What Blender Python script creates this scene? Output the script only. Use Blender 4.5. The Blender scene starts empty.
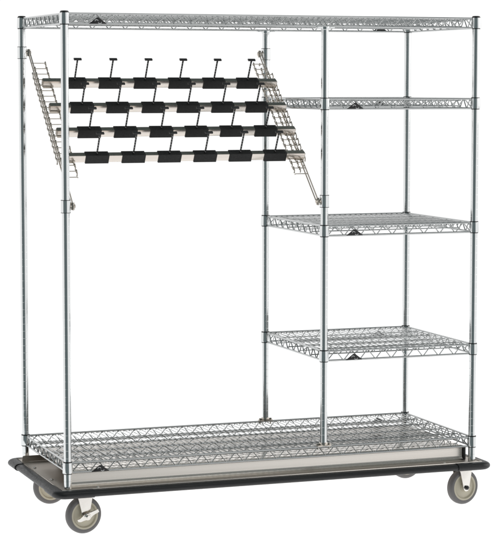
import bpy, bmesh, math, random
from mathutils import Vector, Matrix
random.seed(7)
PI = math.pi
C = bpy.context.scene
COL = C.collection

# ------------------------------------------------------------------ sizes (metres); z = 0 is the top of the dolly plate
W, D, XM = 1.4689, 0.565, 0.9048
ZF = -0.157                      # studio floor
ZTOP, Z2, Z3, Z4, Z5 = 1.5510, 1.2742, 0.8445, 0.4171, 0.0889   # collar tops of the five shelves
RT, RB = 1.4503, 0.9473          # collar tops of the sloping side racks
PR = 0.0127

# ------------------------------------------------------------------ materials
def mat(name, color, metallic=0.0, rough=0.5, noise=0.0, nscale=30, bump=0.0, aniso=0.0, stretch=(1, 1, 1), ior=None):
    m = bpy.data.materials.new(name); m.use_nodes = True
    nt = m.node_tree; b = nt.nodes['Principled BSDF']
    b.inputs['Base Color'].default_value = (*color, 1)
    b.inputs['Metallic'].default_value = metallic
    b.inputs['Roughness'].default_value = rough
    if ior: b.inputs['IOR'].default_value = ior
    if noise or bump:
        tc = nt.nodes.new('ShaderNodeTexCoord'); mp = nt.nodes.new('ShaderNodeMapping')
        mp.inputs['Scale'].default_value = stretch
        n = nt.nodes.new('ShaderNodeTexNoise'); n.inputs['Scale'].default_value = nscale; n.inputs['Detail'].default_value = 5
        nt.links.new(tc.outputs['Object'], mp.inputs['Vector']); nt.links.new(mp.outputs['Vector'], n.inputs['Vector'])
        if noise:
            r = nt.nodes.new('ShaderNodeMapRange')
            r.inputs['From Min'].default_value = 0.3; r.inputs['From Max'].default_value = 0.7
            r.inputs['To Min'].default_value = max(0.02, rough - noise); r.inputs['To Max'].default_value = rough + noise
            nt.links.new(n.outputs['Fac'], r.inputs['Value']); nt.links.new(r.outputs['Result'], b.inputs['Roughness'])
            mx = nt.nodes.new('ShaderNodeMix'); mx.data_type = 'RGBA'
            mx.inputs[6].default_value = (*[c * (1 - noise * .6) for c in color], 1); mx.inputs[7].default_value = (*[min(1, c * (1 + noise * .4)) for c in color], 1)
            nt.links.new(n.outputs['Fac'], mx.inputs[0]); nt.links.new(mx.outputs[2], b.inputs['Base Color'])
        if bump:
            bp = nt.nodes.new('ShaderNodeBump'); bp.inputs['Strength'].default_value = bump; bp.inputs['Distance'].default_value = 0.001
            nt.links.new(n.outputs['Fac'], bp.inputs['Height']); nt.links.new(bp.outputs['Normal'], b.inputs['Normal'])
    return m
CHROME = mat('chrome', (.75, .765, .765), 1, .10, .05, 60, .04)
WIRE = mat('bright_wire', (.50, .51, .51), 1, .15, .06, 90)
NICKEL = mat('nickel_wire', (.54, .495, .44), 1, .22, .08, 120)
STEEL = mat('brushed_stainless', (.74, .70, .65), 1, .27, .015, 40, .0, stretch=(.06, 1, 6))
SHEET = mat('bright_sheet', (.86, .82, .775), 1, .13, .02, 14)
PLATE = mat('dull_stainless', (.62, .56, .50), 1, .44, .04, 25, .02, stretch=(.1, 1, 1))
RAILM = mat('rail_stainless', (.76, .70, .645), 1, .18, .02, 60, stretch=(.05, 1, 1))
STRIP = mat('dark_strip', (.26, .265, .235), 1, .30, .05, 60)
BLACK = mat('black_rubber', (.012, .012, .013), 0, .42, .08, 150, .15)
GRIPM = mat('ribbed_black_rubber', (.006, .006, .006), 0, .55, .1, 200, .2)
BLACKP = mat('black_plastic', (.012, .012, .013), 0, .3)
CAPM = mat('dark_cap', (.03, .03, .03), 0, .35)
TYRE = mat('grey_tyre', (.15, .145, .145), 0, .55, .08, 200, .2)
HUBM = mat('beige_hub', (.52, .48, .375), 0, .45, .08, 60)
FORKM = mat('caster_steel', (.78, .75, .71), 1, .2, .06, 80)
MARK = mat('emblem_silver', (.55, .55, .55), 0, .4)
SPIR = mat('ribbed_rod', (.42, .42, .42), 1, .3)
ROD = mat('dark_rod', (.02, .02, .02), 0, .5)

# ------------------------------------------------------------------ mesh builder
class MB:
    def __init__(s): s.bm = bmesh.new()
    def tube(s, pts, r, n=8, closed=False):
        pts = [Vector(p) for p in pts]; rings = []; N = len(pts); prev = None
        for i, p in enumerate(pts):
            if closed: t = (pts[(i + 1) % N] - pts[i - 1])
            elif i == 0: t = pts[1] - p
            elif i == N - 1: t = p - pts[i - 1]
            else: t = (pts[i + 1] - p).normalized() + (p - pts[i - 1]).normalized()
            if t.length < 1e-9: t = Vector((0, 0, 1))
            t.normalize()
            if prev is None:
                a = Vector((0, 0, 1)) if abs(t.z) < .9 else Vector((1, 0, 0))
                u = t.cross(a).normalized()
            else:
                u = prev - t * prev.dot(t)
                u = u.normalized() if u.length > 1e-6 else t.orthogonal().normalized()
            prev = u; v = t.cross(u); k = 1
            if 0 < i < N - 1:
                c = max(.5, t.dot((pts[i + 1] - p).normalized())); k = 1 / c ** .5
            rr = r[i] if isinstance(r, (list, tuple)) else r
            rings.append([s.bm.verts.new(p + (u * math.cos(2 * PI * j / n) + v * math.sin(2 * PI * j / n)) * rr * k) for j in range(n)])
        M = N if closed else N - 1
        for i in range(M):
            a, b = rings[i], rings[(i + 1) % N]
            for j in range(n):
                s.bm.faces.new((a[j], a[(j + 1) % n], b[(j + 1) % n], b[j]))
        if not closed:
            s.bm.faces.new(rings[0][::-1]); s.bm.faces.new(rings[-1])
        return s
    def lathe(s, prof, n=32, M=None, cap=True):
        """prof: (r, z) from bottom to top, about z"""
        M = M or Matrix(); rings = []
        for r, z in prof:
            rings.append([s.bm.verts.new(M @ Vector((r * math.cos(2 * PI * j / n), r * math.sin(2 * PI * j / n), z))) for j in range(n)])
        for a, b in zip(rings, rings[1:]):
            for j in range(n): s.bm.faces.new((a[j], a[(j + 1) % n], b[(j + 1) % n], b[j]))
        if cap:
            s.bm.faces.new(rings[0][::-1]); s.bm.faces.new(rings[-1])
        return s
    def box(s, x0, x1, y0, y1, z0, z1, M=None, bev=0.0):
        M = M or Matrix(); b2 = bmesh.new()
        vs = [b2.verts.new(Vector((x, y, z))) for x in (x0, x1) for y in (y0, y1) for z in (z0, z1)]
        for f in ((0, 1, 3, 2), (4, 6, 7, 5), (0, 4, 5, 1), (2, 3, 7, 6), (0, 2, 6, 4), (1, 5, 7, 3)): b2.faces.new([vs[i] for i in f])
        if bev: bmesh.ops.bevel(b2, geom=b2.edges[:], offset=bev, segments=2, affect='EDGES', profile=.7)
        s.merge(b2, M); return s
    def prism(s, poly, h, M=None, bev=0.0):
        """poly in local xy, extruded along +z by h"""
        M = M or Matrix(); b2 = bmesh.new()
        a = [b2.verts.new((x, y, 0)) for x, y in poly]; b = [b2.verts.new((x, y, h)) for x, y in poly]
        b2.faces.new(a[::-1]); b2.faces.new(b)
        for i in range(len(a)): b2.faces.new((a[i], a[(i + 1) % len(a)], b[(i + 1) % len(a)], b[i]))
        if bev: bmesh.ops.bevel(b2, geom=b2.edges[:], offset=bev, segments=2, affect='EDGES', profile=.7)
        s.merge(b2, M); return s
    def sphere(s, c, r, n=8):
        b2 = bmesh.new(); bmesh.ops.create_uvsphere(b2, u_segments=n, v_segments=max(4, n - 2), radius=r)
        s.merge(b2, Matrix.Translation(c)); return s
    def merge(s, b2, M):
        vm = {v: s.bm.verts.new(M @ v.co) for v in b2.verts}
        for f in b2.faces:
            try: s.bm.faces.new([vm[v] for v in f.verts])
            except ValueError: pass
        b2.free()
    def build(s, name, m, parent=None, angle=40, label=None):
        org = Vector((0, 0, 0)); p = parent
        while p: org += p.location; p = p.parent
        # the object's own origin: the middle of its bounds
        cs = [v.co for v in s.bm.verts]
        mid = Vector([(min(c[i] for c in cs) + max(c[i] for c in cs)) / 2 for i in range(3)])
        for v in s.bm.verts: v.co -= mid
        bmesh.ops.recalc_face_normals(s.bm, faces=s.bm.faces[:])
        me = bpy.data.meshes.new(name); s.bm.to_mesh(me); s.bm.free()
        me.materials.append(m)
        for p in me.polygons: p.use_smooth = True
        try: me.set_sharp_from_angle(angle=math.radians(angle))
        except Exception: pass
        o = bpy.data.objects.new(name, me); COL.objects.link(o); o.parent = parent; o.location = mid - org
        if label: o['label'] = label
        return o
def T(x, y, z): return Matrix.Translation((x, y, z))
def R(a, ax): return Matrix.Rotation(a, 4, ax)
def arc(c, r, a0, a1, n): return [(c[0] + r * math.cos(a0 + (a1 - a0) * i / n), c[1] + r * math.sin(a0 + (a1 - a0) * i / n)) for i in range(n + 1)]

# ------------------------------------------------------------------ the cart
cart = bpy.data.objects.new('shelf_cart', None); COL.objects.link(cart); cart.location = (W / 2, D / 2, ZF)
cart['label'] = 'tall chrome wire shelving cart with a low stainless base, black bumper and four grey casters'
cart['category'] = 'cart'

# --- posts: chromed tube with an indexing groove every inch
def post(x, y, z0, z1):
    prof = [(PR - .001, z0), (PR, z0 + .001)]; z = z0 + .02
    g = .0254
    k = math.ceil((z0 + .01) / g)
    while k * g < z1 - .008:
        z = k * g; prof += [(PR, z - .0009), (PR - .00012, z - .0004), (PR - .00012, z + .0004), (PR, z + .0009)]; k += 1
    prof += [(PR, z1 - .001), (PR - .001, z1)]
    m = MB(); m.lathe(prof, 48, T(x, y, 0))
    return m.build('post', CHROME, cart, 9)
posts = {}
for k, (x, y) in {'FL': (0, 0), 'BL': (0, D), 'FR': (W, 0), 'BR': (W, D)}.items():
    p = post(x, y, .0005, ZTOP + .001); posts[k] = p
    m = MB(); m.lathe([(.0118, ZTOP + .0005), (.0135, ZTOP + .0015), (.0135, ZTOP + .004), (.0120, ZTOP + .0055), (.006, ZTOP + .0062)], 28, T(x, y, 0)); m.build('post_cap', CAPM, p)
for x, y in ((XM, 0), (XM, D)):
    p = post(x, y, Z5 + .008, ZTOP - .036)
    # foot clamp that grips the shelf wires, and the same fitting upside down under the top shelf
    m = MB()
    m.lathe([(.0150, Z5 + .002), (.0155, Z5 + .004), (.0155, Z5 + .009), (.0140, Z5 + .012)], 24, T(x, y, 0))
    for s in (-1, 1):
        m.box(x + s * .0165 - .009, x + s * .0165 + .009, y - .010, y + .010, Z5 - .001, Z5 + .0035, bev=.001)
        m.lathe([(.0048, Z5 + .0035), (.0048, Z5 + .008), (.0025, Z5 + .0092)], 8, T(x + s * .0205, y, 0))
        m.lathe([(.0028, Z5 - .012), (.0028, Z5 - .001)], 8, T(x + s * .0205, y, 0))
    m.build('foot_clamp', NICKEL, p)
    m = MB()
    m.lathe([(.0140, ZTOP - .047), (.0155, ZTOP - .044), (.0155, ZTOP - .0365)], 24, T(x, y, 0))
    for s in (-1, 1): m.box(x + s * .022 - .010, x + s * .022 + .010, y - .009, y + .009, ZTOP - .041, ZTOP - .037, bev=.001)
    m.build('head_clamp', CHROME, p)

# --- wire shelves
WR = .0030
def zigzag(p0, p1, n, h, r, m, phase=0):
    """truss wire between the upper chord p0-p1 and a lower chord h beneath it, with rounded knees"""
    p0, p1 = Vector(p0), Vector(p1); pts = []; L = (p1 - p0).length; d = (p1 - p0) / n / 2; e = d.normalized() * .0022
    for i in range(2 * n + 1):
        up = (i + phase) % 2 == 1; c = p0 + d * i - Vector((0, 0, 0 if up else h))
        pts += [c - e, c + e] if 0 < i < 2 * n else [c]
    m.tube(pts, r, 6)
def shelf(x0, x1, zt, nseg, badge=True, npitch=0.0613):
    """zt: top of the corner collars"""
    H = .0322; zu = zt - .0030; zl = zu - H
    L = x1 - x0; fr = MB()
    n = max(3, round((L - .02) / npitch)); g = .013
    # perimeter trusses: upper and lower chord with the zig-zag wire between
    for y in (0, D):
        s = -1 if y == 0 else 1
        for z in (zu, zl): fr.tube([(x0 + g, y, z), (x1 - g, y, z)], WR + .0003, 8)
        zigzag((x0 + g, y, zu - .001), (x1 - g, y, zu - .001), n, H - .002, .0019, fr)
    for x in (x0, x1):
        for z in (zu, zl): fr.tube([(x, g, z), (x, D - g, z)], WR + .0003, 8)
        zigzag((x, g, zu - .001), (x, D - g, zu - .001), 10, H - .002, .0019, fr)
    root = fr.build('wire_shelf', WIRE, cart, 60)
    dk = MB()
    # long support trusses under the deck
    for j in range(1, 5):
        y = D * j / 5
        dk.tube([(x0, y, zu - .0058), (x1, y, zu - .0058)], .0022, 6)
        dk.tube([(x0, y, zu - .0058 - .019), (x1, y, zu - .0058 - .019)], .0022, 6)
        zigzag((x0 + g, y, zu - .0058), (x1 - g, y, zu - .0058), n, .019, .0017, dk, j % 2)
    # deck wires front to back, ends resting on the rails
    nw = round((L - .03) / .0196)
    for i in range(1, nw):
        x = x0 + L * i / nw
        dk.tube([(x, -.001, zu - .0062), (x, -.0005, zu - .0015 - .0014), (x, .006, zu - .0012), (x, D - .006, zu - .0012), (x, D + .0005, zu - .0029), (x, D + .001, zu - .0062)], .0019, 6)
    dk.build('deck_wires', WIRE, root, 60)
    # corner collars
    for x in (x0, x1):
        for y in (0, D):
            c = MB()
            c.lathe([(.0139, zt - .0365), (.0168, zt - .036), (.0171, zt - .033), (.0160, zt - .003), (.0157, zt - .0010), (.0139, zt - .0006)], 32, T(x, y, 0))
            co = c.build('corner_collar', CHROME, root, 35)
            s = MB()
            s.lathe([(.01285, zt - .0002), (.0150, zt - .0002), (.0148, zt + .0022), (.01285, zt + .0026)], 32, T(x, y, 0), cap=False)
            s.build('split_sleeve', BLACKP, co, 35); s = MB()
            s.lathe([(.01285, zt - .0395), (.0146, zt - .0393), (.0152, zt - .0368), (.01285, zt - .0368)], 32, T(x, y, 0), cap=False)
            s.build('split_sleeve', BLACKP, co, 35)
    if badge:
        for (bx, by, rot) in ((x0 + .110, -.0042, 0), (x1 - .110, D + .0042, PI)):
            b = MB(); h = .0208
            M = T(bx, by, zl - .0005) @ R(rot, 'Z') @ R(PI / 2, 'X')
            b.prism([(-.030, 0), (.030, 0), (.028, .0022), (.004, h - .001), (0, h), (-.004, h - .001), (-.028, .0022)], .0022, M, .0005)
            e = b.build('emblem', BLACKP, root, label='black triangular badge with a pale curved mark')
            k = MB()
            for dx, dz, sc in ((-.004, .0098, 1), (.006, .0045, -1)):
                pts = [(dx + sc * x, dz + sc * z) for x, z in ((-.006, -.003), (-.004, .0015), (.001, .0022), (.006, -.0012), (.0045, .0032), (-.001, .0052), (-.0065, .0028))]
                if sc < 0: pts = pts[:]
                k.prism(pts, .0006, T(bx, by, zl - .0005) @ R(rot, 'Z') @ R(PI / 2, 'X') @ T(0, 0, .0023))
            k.build('emblem_mark', MARK, e)
    return root
s1 = shelf(0, W, ZTOP + 0.0, 0)
s2 = shelf(XM, W, Z2, 0); s3 = shelf(XM, W, Z3, 0); s4 = shelf(XM, W, Z4, 0)
s5 = shelf(0, W, Z5, 0)
for s, l in ((s1, 'long wire shelf across the very top'), (s2, 'upper short wire shelf of the right bay'), (s3, 'middle short wire shelf of the right bay'), (s4, 'lower short wire shelf of the right bay'), (s5, 'long wire shelf just above the steel base')): s['label'] = l

# --- dolly base: folded steel pan
E = .0275
pan = MB()
pan.box(-E, W + E, -E, D + E, -.0045, 0, bev=.0012)
base = pan.build('base_plate', PLATE, cart)
def apron(y, s, fd, xs):
    """bent upstand: foot radius, web, top flange turned inward; s = +1 when it folds toward +y"""
    t = .0018; r = .016; z1 = .0515
    out = [(-.014, .0012)] + [(-.004 - 0 + r * math.sin(a), .0012 + r - r * math.cos(a)) for a in [i * PI / 12 for i in range(1, 7)]]
    out = [(p[0], p[1]) for p in out]
    out += [(.012, z1 - .004), (.0132, z1 - .0012), (.016, z1), (fd, z1)]
    inn = [(px + t * .9, pz - t * .2) if pz < z1 - .01 else (px + t * .6, pz - t) for px, pz in out][::-1]
    poly = out + [(fd, z1 - t), (.0165, z1 - t), (.0142, z1 - .006), (.0135, .019), (.0095, .0085), (.004, .0022), (-.004, .0006), (-.014, .0004)]
    m = MB()
    M = Matrix(((0, 0, 1, 0), (s, 0, 0, y), (0, 1, 0, 0), (0, 0, 0, 1)))
    m.prism(poly, W - .018 - xs, T(xs, 0, 0) @ M)
    return m.build('upstand', STEEL, cart, 50)
f1 = apron(.028, 1, .022, .002)
f2 = apron(D - .031, -1, .022, .10)
m = MB(); m.box(.018, W - .020, .0502, .340, .0496, .0514, bev=.0006); m.build('deck_sheet', SHEET, cart)
m = MB(); m.box(.018, W - .020, .343, .5105, .0480, .0498, bev=.0006); m.build('deck_sheet', STEEL, cart)
for xa in (W - .0155,):
    for ya, s_ in ((.034, 1), (D - .034, -1)):
        m = MB(); sx = -1 if xa < 0 else 1
        m.box(min(xa, xa + sx * .009), max(xa, xa + sx * .009), min(ya, ya + s_ * .026), max(ya, ya + s_ * .026), .0004, .047 if sx > 0 else .026, bev=.001)
        m.build('corner_gusset', CAPM if sx > 0 else PLATE, base)
# rolled bright edge of the plate
m = MB(); q = E - .0012
m.tube([(-q, -q, .0006), (W + q, -q, .0006), (W + q, D + q, .0006), (-q, D + q, .0006)], .0019, 8, closed=True)
m.build('rolled_edge', STEEL, base, 60)
# end lips
m = MB()
R_ = [(-.022, .0004), (.105, .0004), (.105, .0205), (-.015, .0205), (-.0195, .0190), (-.0215, .0150)]
m.prism(R_, .0025, T(0, D - .034, 0) @ R(PI / 2, 'X'), .0004)
m.build('end_lip', PLATE, base)
# fixing bolts
for x, y in ((.10, -.008), (W - .11, -.008), (-.010, .17), (-.010, .40), (W + .01, .17), (W + .01, .40)):
    m = MB(); m.lathe([(.0058, .0002), (.0058, .0016), (.0042, .0034), (.001, .0042)], 16, T(x, y, 0)); m.build('bolt', FORKM, base)
for x in [XM * i / 5 + .09 for i in range(7)]:
    m = MB(); m.lathe([(.0036, .0517), (.0036, .0532), (.001, .0542)], 12, T(x, .27, 0)); m.build('screw', CAPM, f1)

# --- bumper: soft D-section rubber all round with thicker corner boots
def bumper_profile(k=1.0):
    pr = []
    for a in range(0, 13):
        t = -PI / 2 + PI * a / 12
        pr.append((.008 + .020 * k * math.cos(t) ** .8 if math.cos(t) > 1e-6 else .008, -.0118 + .0112 * k * math.sin(t)))
    pr += [(0, -.0118 + .0112 * k), (0, -.0118 - .0112 * k)]
    return pr
def sweep(m, path, prof):
    rings = []
    for (x, y, nx, ny) in path:
        rings.append([m.bm.verts.new((x + nx * a, y + ny * a, z)) for a, z in prof])
    for a, b in zip(rings, rings[1:]):
        for j in range(len(prof)):
            k = (j + 1) % len(prof); m.bm.faces.new((a[j], a[k], b[k], b[j]))
    m.bm.faces.new(rings[0]); m.bm.faces.new(rings[-1][::-1])
e = E + .0006
q = .060
sides = [((q, -e), (W - q, -e), (0, -1)), ((W + e, q), (W + e, D - q), (1, 0)), ((W - q, D + e), (q, D + e), (0, 1)), ((-e, D - q), (-e, q), (-1, 0))]
for a, b, nrm in sides:
    m = MB(); sweep(m, [(a[0], a[1], *nrm), (b[0], b[1], *nrm)], bumper_profile()); m.build('bumper', BLACK, base, 35)
for cx, cy, a0 in ((-E + .012, -E + .012, PI), (W + E - .012, -E + .012, 1.5 * PI), (W + E - .012, D + E - .012, 0), (-E + .012, D + E - .012, .5 * PI)):
    path = []; n0 = (math.cos(a0), math.sin(a0)); n1 = (math.cos(a0 + PI / 2), math.sin(a0 + PI / 2)); r = .0126
    L = .092
    path.append((cx + n0[0] * r - n1[0] * L, cy + n0[1] * r - n1[1] * L, *n0))
    for i in range(9):
        t = a0 + PI / 2 * i / 8; path.append((cx + math.cos(t) * r, cy + math.sin(t) * r, math.cos(t), math.sin(t)))
    path.append((cx + n1[0] * r - n0[0] * L, cy + n1[1] * r - n0[1] * L, *n1))
    m = MB(); sweep(m, path, bumper_profile(1.2)); m.build('bumper_corner', BLACK, base, 35)

# --- casters
def caster(x, y, rot, brake):
    zc = ZF + .0618; Rw = .0618
    M = T(x, y, zc) @ R(rot, 'Z') @ R(PI / 2, 'X')            # local z = axle, pointing to the front
    fk = MB()
    fk.box(-.045, .045, -.033, .033, -.0088, -.0048, T(x, y, 0) @ R(0, 'Z'), .001)
    fk.lathe([(.030, -.026), (.034, -.023), (.034, -.016), (.029, -.011), (.029, -.009)], 32, T(x, y, 0))
    M2 = T(x, y, 0) @ R(rot, 'Z')
    fk.box(-.026, .020, -.027, .027, -.031, -.026, M2, .0015)
    zt = -.0265 - zc
    for s in (-1, 1):
        poly = [(-.030, zt)] + [(-.0125, .004)] + arc((0, -.001), .0125, PI * .95, 2.05 * PI, 10) + [(.0125, .004), (.025, zt)]
        fk.prism(poly, .0028, M @ T(0, 0, s * .0225 - .0014), .0006)
    fk.lathe([(.004, -.030), (.004, .030)], 12, M)
    root = fk.build('caster', FORKM, cart, 35)
    ty = MB(); w = .0155
    prof = [(.0445, -w + .002), (.052, -w), (.0575, -w + .0022), (.0608, -w + .0065), (.0618, -.005), (.0618, .005), (.0608, w - .0065), (.0575, w - .0022), (.052, w), (.0445, w - .002)]
    ty.lathe(prof + [prof[0]], 64, M, cap=False); ty.build('tyre', TYRE, root, 50)
    hb = MB()
    hb.lathe([(.010, -.0185), (.015, -.0178), (.017, -.011), (.038, -.009), (.0415, -w + .001), (.0470, -w + .001), (.0472, w - .001), (.0415, w - .001), (.038, .009), (.017, .011), (.015, .0178), (.010, .0185)], 56, M)
    hb.build('wheel', HUBM, root, 35)
    for s in (1, -1):
        nt = MB()
        K = M @ (Matrix() if s > 0 else R(PI, 'X'))
        nt.lathe([(.0080, .0240), (.0080, .0295), (.0068, .0305)], 6, K)
        nt.lathe([(.0038, .0305), (.0038, .0330), (.003, .0338)], 12, K)
        nt.build('axle_nut', CAPM if not brake else FORKM, root)
    if brake:
        br = MB()
        pts = [(-.034, -.012, .029), (-.026, -.0115, .0315), (-.016, -.006, .0325), (-.006, -.001, .0335), (.006, .003, .0335), (.016, .008, .034), (.026, .013, .036), (.037, .0175, .038)]
        rings = []; wd = [.0045, .0062, .0085, .0115, .0115, .0075, .0065, .0055]
        for (px, py, pz), w_ in zip(pts, wd):
            up = Vector((-.38, .92, 0)); p = Vector((px, py, pz))
            rings.append([br.bm.verts.new(M @ (p + up * w_ * a + Vector((0, 0, b)))) for a, b in ((-1, 0), (1, 0), (.86, .0042), (-.86, .0042))])
        for a, b in zip(rings, rings[1:]):
            for j in range(4): br.bm.faces.new((a[j], a[(j + 1) % 4], b[(j + 1) % 4], b[j]))
        br.bm.faces.new(rings[0]); br.bm.faces.new(rings[-1][::-1])
        br.lathe([(.0118, .033), (.0118, .039), (.0100, .0405)], 24, M); br.lathe([(.0072, .0404), (.0072, .046), (.0058, .0475)], 6, M)
        br.build('brake_lever', FORKM, root, 30)
    return root
caster(.060, .030, math.radians(8), True)['label'] = 'caster with a silver brake lever across its hub'
caster(W - .020, .030, math.radians(11), False)
caster(.080, D - .030, math.radians(4), False)
caster(W - .010, D - .030, math.radians(0), False)

# --- sloping side racks (bent wire ladders that carry the hanging rails)
zT, zB = RT - .020, RB - .022
A0 = Vector((0, D - .004, zT)); A1 = Vector((0, .004, zB))
SL = (A1 - A0).normalized(); NN = Vector((0, SL.z, -SL.y))      # in the slope's plane: up and to the front
def on(t): return A0 + (A1 - A0) * t
def side_rack(x, s):
    """s = +1: teeth point to +x"""
    m = MB(); xr = x + s * .024
    off = [-.0065, .0085]
    ends = []
    for o_, (ta, tb) in zip(off, ((.0, .985), (.02, 1.0))):
        pass
    X_ = Vector((xr, 0, 0)); lo, hi = off
    def rnd(tc, sg):
        return [on(tc) + X_ + SL * sg * .011 * math.sin(a) + NN * ((lo + hi) / 2 + (hi - lo) / 2 * math.cos(a)) for a in [PI * i / 8 for i in range(9)]]
    m.tube(rnd(-.002, -1)[::-1] + rnd(1.002, 1), .0023, 8, closed=True)
    pitch = .0373; t0 = .078
    NR = 21
    def tooth(xx, i0, i1, h, r=.0019):
        pts = []
        for i in range(i0, i1):
            a = on(t0 + i * pitch) + Vector((xx, 0, 0)); b = on(t0 + (i + .62) * pitch) + Vector((xx, 0, 0)); c = on(t0 + (i + 1) * pitch) + Vector((xx, 0, 0))
            pts += [a + NN * .004, a + NN * (.004 + h) + SL * .002, b + NN * (.004 + h * .8), b + NN * .002 + SL * .003]
        m.tube(pts, r, 6)
        return pts[-1]
    e_ = tooth(x + s * .068, 0, NR - 1, .0075)
    m.sphere(e_, .0028)
    e_ = tooth(x + s * .012, 2, NR - 3, .0075)
    m.sphere(e_, .0028)
    tooth(xr + s * .002, 1, NR - 2, .0085, .0017)
    if s < 0: tooth(x - .046, 1, NR - 1, .0075)
    for i in range(NR - 1):
        for xx in ([x + s * .068] if s > 0 else [x - .068, x - .046]):
            c = on(t0 + (i + .30) * pitch) + Vector((xx, 0, 0)) + NN * .0085
            m.tube([c + NN * .0048 * math.cos(a) + SL * .0048 * math.sin(a) for a in [2 * PI * k / 10 for k in range(10)]], .0015, 6, closed=True)
    for i in range(NR):
        c = on(t0 + i * pitch)
        xa = x + s * (.012 if 2 <= i <= NR - 4 else .022)
        m.tube([c + Vector((xa, 0, 0)) + NN * .0035, c + Vector((x + s * .066, 0, 0)) + NN * .0035, c + Vector((x + s * .0695, 0, 0)) + SL * .0022 + NN * .002], .0018, 6)
        if 1 <= i < NR - 2:
            m.sphere(c + Vector((xr, 0, 0)) + NN * -.006, .0034, 6); m.sphere(c + Vector((xr, 0, 0)) + NN * .009, .0032, 6)
    root = m.build('slotted_side_rack', NICKEL, cart, 60)
    for (y, z, pt) in ((D, RT, on(.0)), (0, RB, on(1.0))):
        c = MB()
        c.lathe([(.0130, z - .0405), (.0158, z - .040), (.0160, z - .036), (.0160, z - .004), (.0158, z), (.0130, z + .0004)], 32, T(x, y, 0))
        co = c.build('clamp_collar', CHROME, root, 35)
        for zz in (z, z - .0405):
            c = MB(); c.lathe([(.0135, zz - .001), (.0163, zz - .0009), (.0163, zz + .0009), (.0135, zz + .001)], 32, T(x, y, 0))
            c.build('seam_ring', CAPM, co, 35)
        c = MB()
        Mx = T(x, y, z - .020) @ R(s * PI / 2, 'Y')
        c.lathe([(.0065, .014), (.0065, .019)], 6, Mx); c.lathe([(.0036, .019), (.0036, .030)], 12, Mx); c.lathe([(.0072, .0262), (.0072, .0305), (.005, .032)], 6, Mx)
        c.tube([(xr, y, z - .020 + .012), (xr, y, z - .020 - .012)], [.006, .006], 8)
        c.build('clamp_bolt', NICKEL, co, 35)
    return root
ra = side_rack(0, 1); ra['label'] = 'sloping wire rack between the two left posts'
rb = side_rack(XM, -1); rb['label'] = 'sloping wire rack between the two middle posts'

# ------------------------------------------------------------------ the four rails lying on the racks
TILT = math.radians(30)
u_s = Vector((0, -math.cos(TILT), -math.sin(TILT)))      # down the upper face (toward the front)
u_n = Vector((0, -math.sin(TILT), math.cos(TILT)))       # out of the upper face
RXL, RXR = .036, .888
def make_rail():
    """local frame: origin at the upper face's middle, left end at x = 0"""
    L = RXR - RXL; w, h = .0205, .0245
    F = Matrix((( 1, 0, 0, 0), (0, u_s.y, u_n.y, 0), (0, u_s.z, u_n.z, 0), (0, 0, 0, 1)))   # local x, s, n
    root = bpy.data.objects.new('hanging_rail', None); COL.objects.link(root)
    def bld(mb, name, m, par, ang=35): return mb.build(name, m, par, ang)
    m = MB(); m.box(0, L, -w / 2, w / 2, -h, 0, F, .0012); bld(m, 'rail_bar', RAILM, root)
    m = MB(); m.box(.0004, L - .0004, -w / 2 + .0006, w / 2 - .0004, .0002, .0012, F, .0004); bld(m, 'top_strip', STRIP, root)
    for xe in (0, L):
        m = MB(); sx = -1 if xe == 0 else 1
        m.box(xe - .002 if sx < 0 else xe, xe if sx < 0 else xe + .002, -w / 2 + .001, w / 2 - .001, -h + .001, -.001, F, .0005); bld(m, 'end_plug', NICKEL, root)
        m = MB(); a_ = xe + (0 if sx < 0 else -.036)
        m.box(a_, a_ + .036, w / 2 + .0002, w / 2 + .0028, -h - .001, -h + .007, F, .0008); bld(m, 'seat_clip', NICKEL, root)
    pitch = .1266; x0 = .143 - RXL
    for i in range(6):
        xc = x0 + i * pitch + .004
        # ribbed rubber grip wrapped round the bar
        g = MB(); hw = .0405; q = .0034
        g.box(xc - hw, xc + hw, -w / 2 - q, w / 2 + q, -h - q, q, F, .0016)
        for j in range(-7, 8):
            xx = xc + j * .0046
            g.box(xx - .0011, xx + .0011, -w / 2 - .001, w / 2 + q + .0008, q - .001, q + .0007, F)
        go = bld(g, 'rubber_grip', GRIPM, root)
        # upright divider peg with its flat head
        pg = MB(); LP = .079
        pg.lathe([(.0030, .001), (.0030, LP)], 10, F @ T(xc, 0, 0))
        coil = []
        for k in range(int(LP / .0011)):
            a = k * .62; coil.append(F @ Vector((xc + .0022 * math.cos(a), .0022 * math.sin(a), q + k * .0010)))
        po = bld(pg, 'peg', ROD, root)
        cl = MB(); cl.tube(coil, .0012, 6); bld(cl, 'peg_coil', SPIR, po)
        hd = MB(); hd.box(xc - .0135, xc + .0135, -.005, .005, LP, LP + .0052, F, .0012); bld(hd, 'peg_head', BLACKP, po)
    return root
rails_t = [.227, .3917, .5533, .715]
proto = make_rail()
RL = ['topmost of the four black-gripped rails, its pegs standing free against white',
      'second rail from the top on the sloping side racks, just under the topmost',
      'third rail from the top on the sloping side racks, just above the lowest',
      'lowest of the four black-gripped rails, nothing but open space beneath it']
def copy_tree(o, parent=None):
    c = o.copy(); COL.objects.link(c); c.parent = parent
    for ch in list(o.children): copy_tree(ch, c)
    return c
for i, t in enumerate(rails_t):
    o = proto if i == 0 else copy_tree(proto)
    o.location = on(t) + Vector((RXL, 0, 0)) + NN * .0275
    o['label'] = RL[i]; o['category'] = 'rail'; o['group'] = 'rails lying across the sloping racks'

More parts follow.
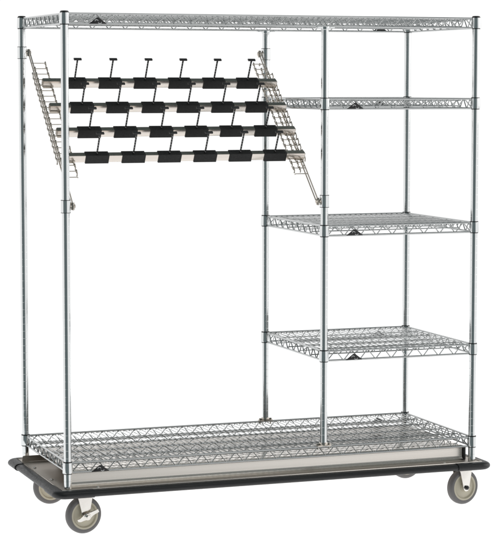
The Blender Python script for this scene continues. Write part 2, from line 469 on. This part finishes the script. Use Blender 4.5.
# ------------------------------------------------------------------ floor
# white floor given an added glow, so the shadow beneath the cart washes out
fm = mat('glowing_white_floor', (.55, .55, .55), 0, .8)
fm.node_tree.nodes['Principled BSDF'].inputs['Emission Color'].default_value = (1, 1, 1, 1)
fm.node_tree.nodes['Principled BSDF'].inputs['Emission Strength'].default_value = .88
b = MB(); b.box(-1.6, 5.2, -.42, 6.0, ZF - .03, ZF)
fl = b.build('floor', fm); fl['kind'] = 'structure'

# ------------------------------------------------------------------ studio light: a bright surround with the dark room behind the camera
w = bpy.data.worlds.new('World'); C.world = w; w.use_nodes = True
nt = w.node_tree; nt.nodes.clear()
def N(t, **k):
    n = nt.nodes.new(t)
    for a, v in k.items(): setattr(n, a, v)
    return n
out = N('ShaderNodeOutputWorld'); bg = N('ShaderNodeBackground'); nt.links.new(bg.outputs[0], out.inputs[0])
tc = N('ShaderNodeTexCoord'); sep = N('ShaderNodeSeparateXYZ'); nt.links.new(tc.outputs['Generated'], sep.inputs[0])
def math_(op, a, b=None, c=None):
    n = N('ShaderNodeMath', operation=op)
    for i, v in enumerate((a, b, c)):
        if v is None: continue
        if isinstance(v, (int, float)): n.inputs[i].default_value = v
        else: nt.links.new(v, n.inputs[i])
    return n.outputs[0]
def smooth(v, a, b):
    n = N('ShaderNodeMapRange', interpolation_type='SMOOTHSTEP'); nt.links.new(v, n.inputs['Value'])
    n.inputs['From Min'].default_value = a; n.inputs['From Max'].default_value = b
    return n.outputs['Result']
az = math.radians(-30)
dx, dy = math.sin(az), -math.cos(az)
hyp = math_('SQRT', math_('MAXIMUM', math_('SUBTRACT', 1.0, math_('MULTIPLY', sep.outputs[2], sep.outputs[2])), 1e-4))
dot = math_('DIVIDE', math_('ADD', math_('MULTIPLY', sep.outputs[0], dx), math_('MULTIPLY', sep.outputs[1], dy)), hyp)
dark = math_('MULTIPLY', smooth(dot, .66, .80), smooth(sep.outputs[2], -.66, -.56))
zen = smooth(sep.outputs[2], .36, .60)
msk = math_('MAXIMUM', dark, zen)
mx = N('ShaderNodeMix', data_type='RGBA'); nt.links.new(msk, mx.inputs[0])
mx.inputs[6].default_value = (1.02, 1.02, 1.02, 1); mx.inputs[7].default_value = (.135, .165, .17, 1)
nt.links.new(mx.outputs[2], bg.inputs[0]); bg.inputs[1].default_value = 1.0

def area(name, loc, target, size, power, col=(1, 1, 1)):
    l = bpy.data.lights.new(name, 'AREA'); l.shape = 'RECTANGLE'; l.size, l.size_y = size; l.energy = power; l.color = col
    o = bpy.data.objects.new(name, l); COL.objects.link(o); o.location = loc
    o.rotation_euler = (Vector(target) - Vector(loc)).to_track_quat('-Z', 'Y').to_euler()
    return o
area('fill_overhead', (.7, -.9, 4.6), (.7, 0, 0), (3.6, 2.6), 26, (1, .985, .96))  # unseen lamp added to lift the floor towards white
area('fill_right', (4.6, -.6, 2.4), (.8, .2, .3), (2.2, 2.8), 35, (1, .98, .95))  # second added lamp, out of view, brightening from the right

# ------------------------------------------------------------------ camera (fitted to the photograph)
cam = bpy.data.cameras.new('Camera'); co = bpy.data.objects.new('Camera', cam); COL.objects.link(co); C.camera = co
yaw, pit, rol = .3531, -.0893, .0005
co.location = (-1.7351, -6.4289, 1.3198)
f = Vector((math.sin(yaw) * math.cos(pit), math.cos(yaw) * math.cos(pit), math.sin(pit)))
ri = Vector((math.cos(yaw), -math.sin(yaw), 0)); up = ri.cross(f)
r2 = ri * math.cos(rol) + up * math.sin(rol); u2 = up * math.cos(rol) - ri * math.sin(rol)
co.matrix_world = Matrix(((r2.x, u2.x, -f.x, co.location.x), (r2.y, u2.y, -f.y, co.location.y), (r2.z, u2.z, -f.z, co.location.z), (0, 0, 0, 1)))
cam.sensor_fit = 'HORIZONTAL'; cam.sensor_width = 36; cam.lens = 2050.93 / 499 * 36; cam.clip_end = 200
C.view_settings.view_transform = 'Standard'; C.view_settings.look = 'None'; C.view_settings.gamma = 1; C.view_settings.exposure = 0
C.render.engine = 'CYCLES'
C.cycles.max_bounces = 10
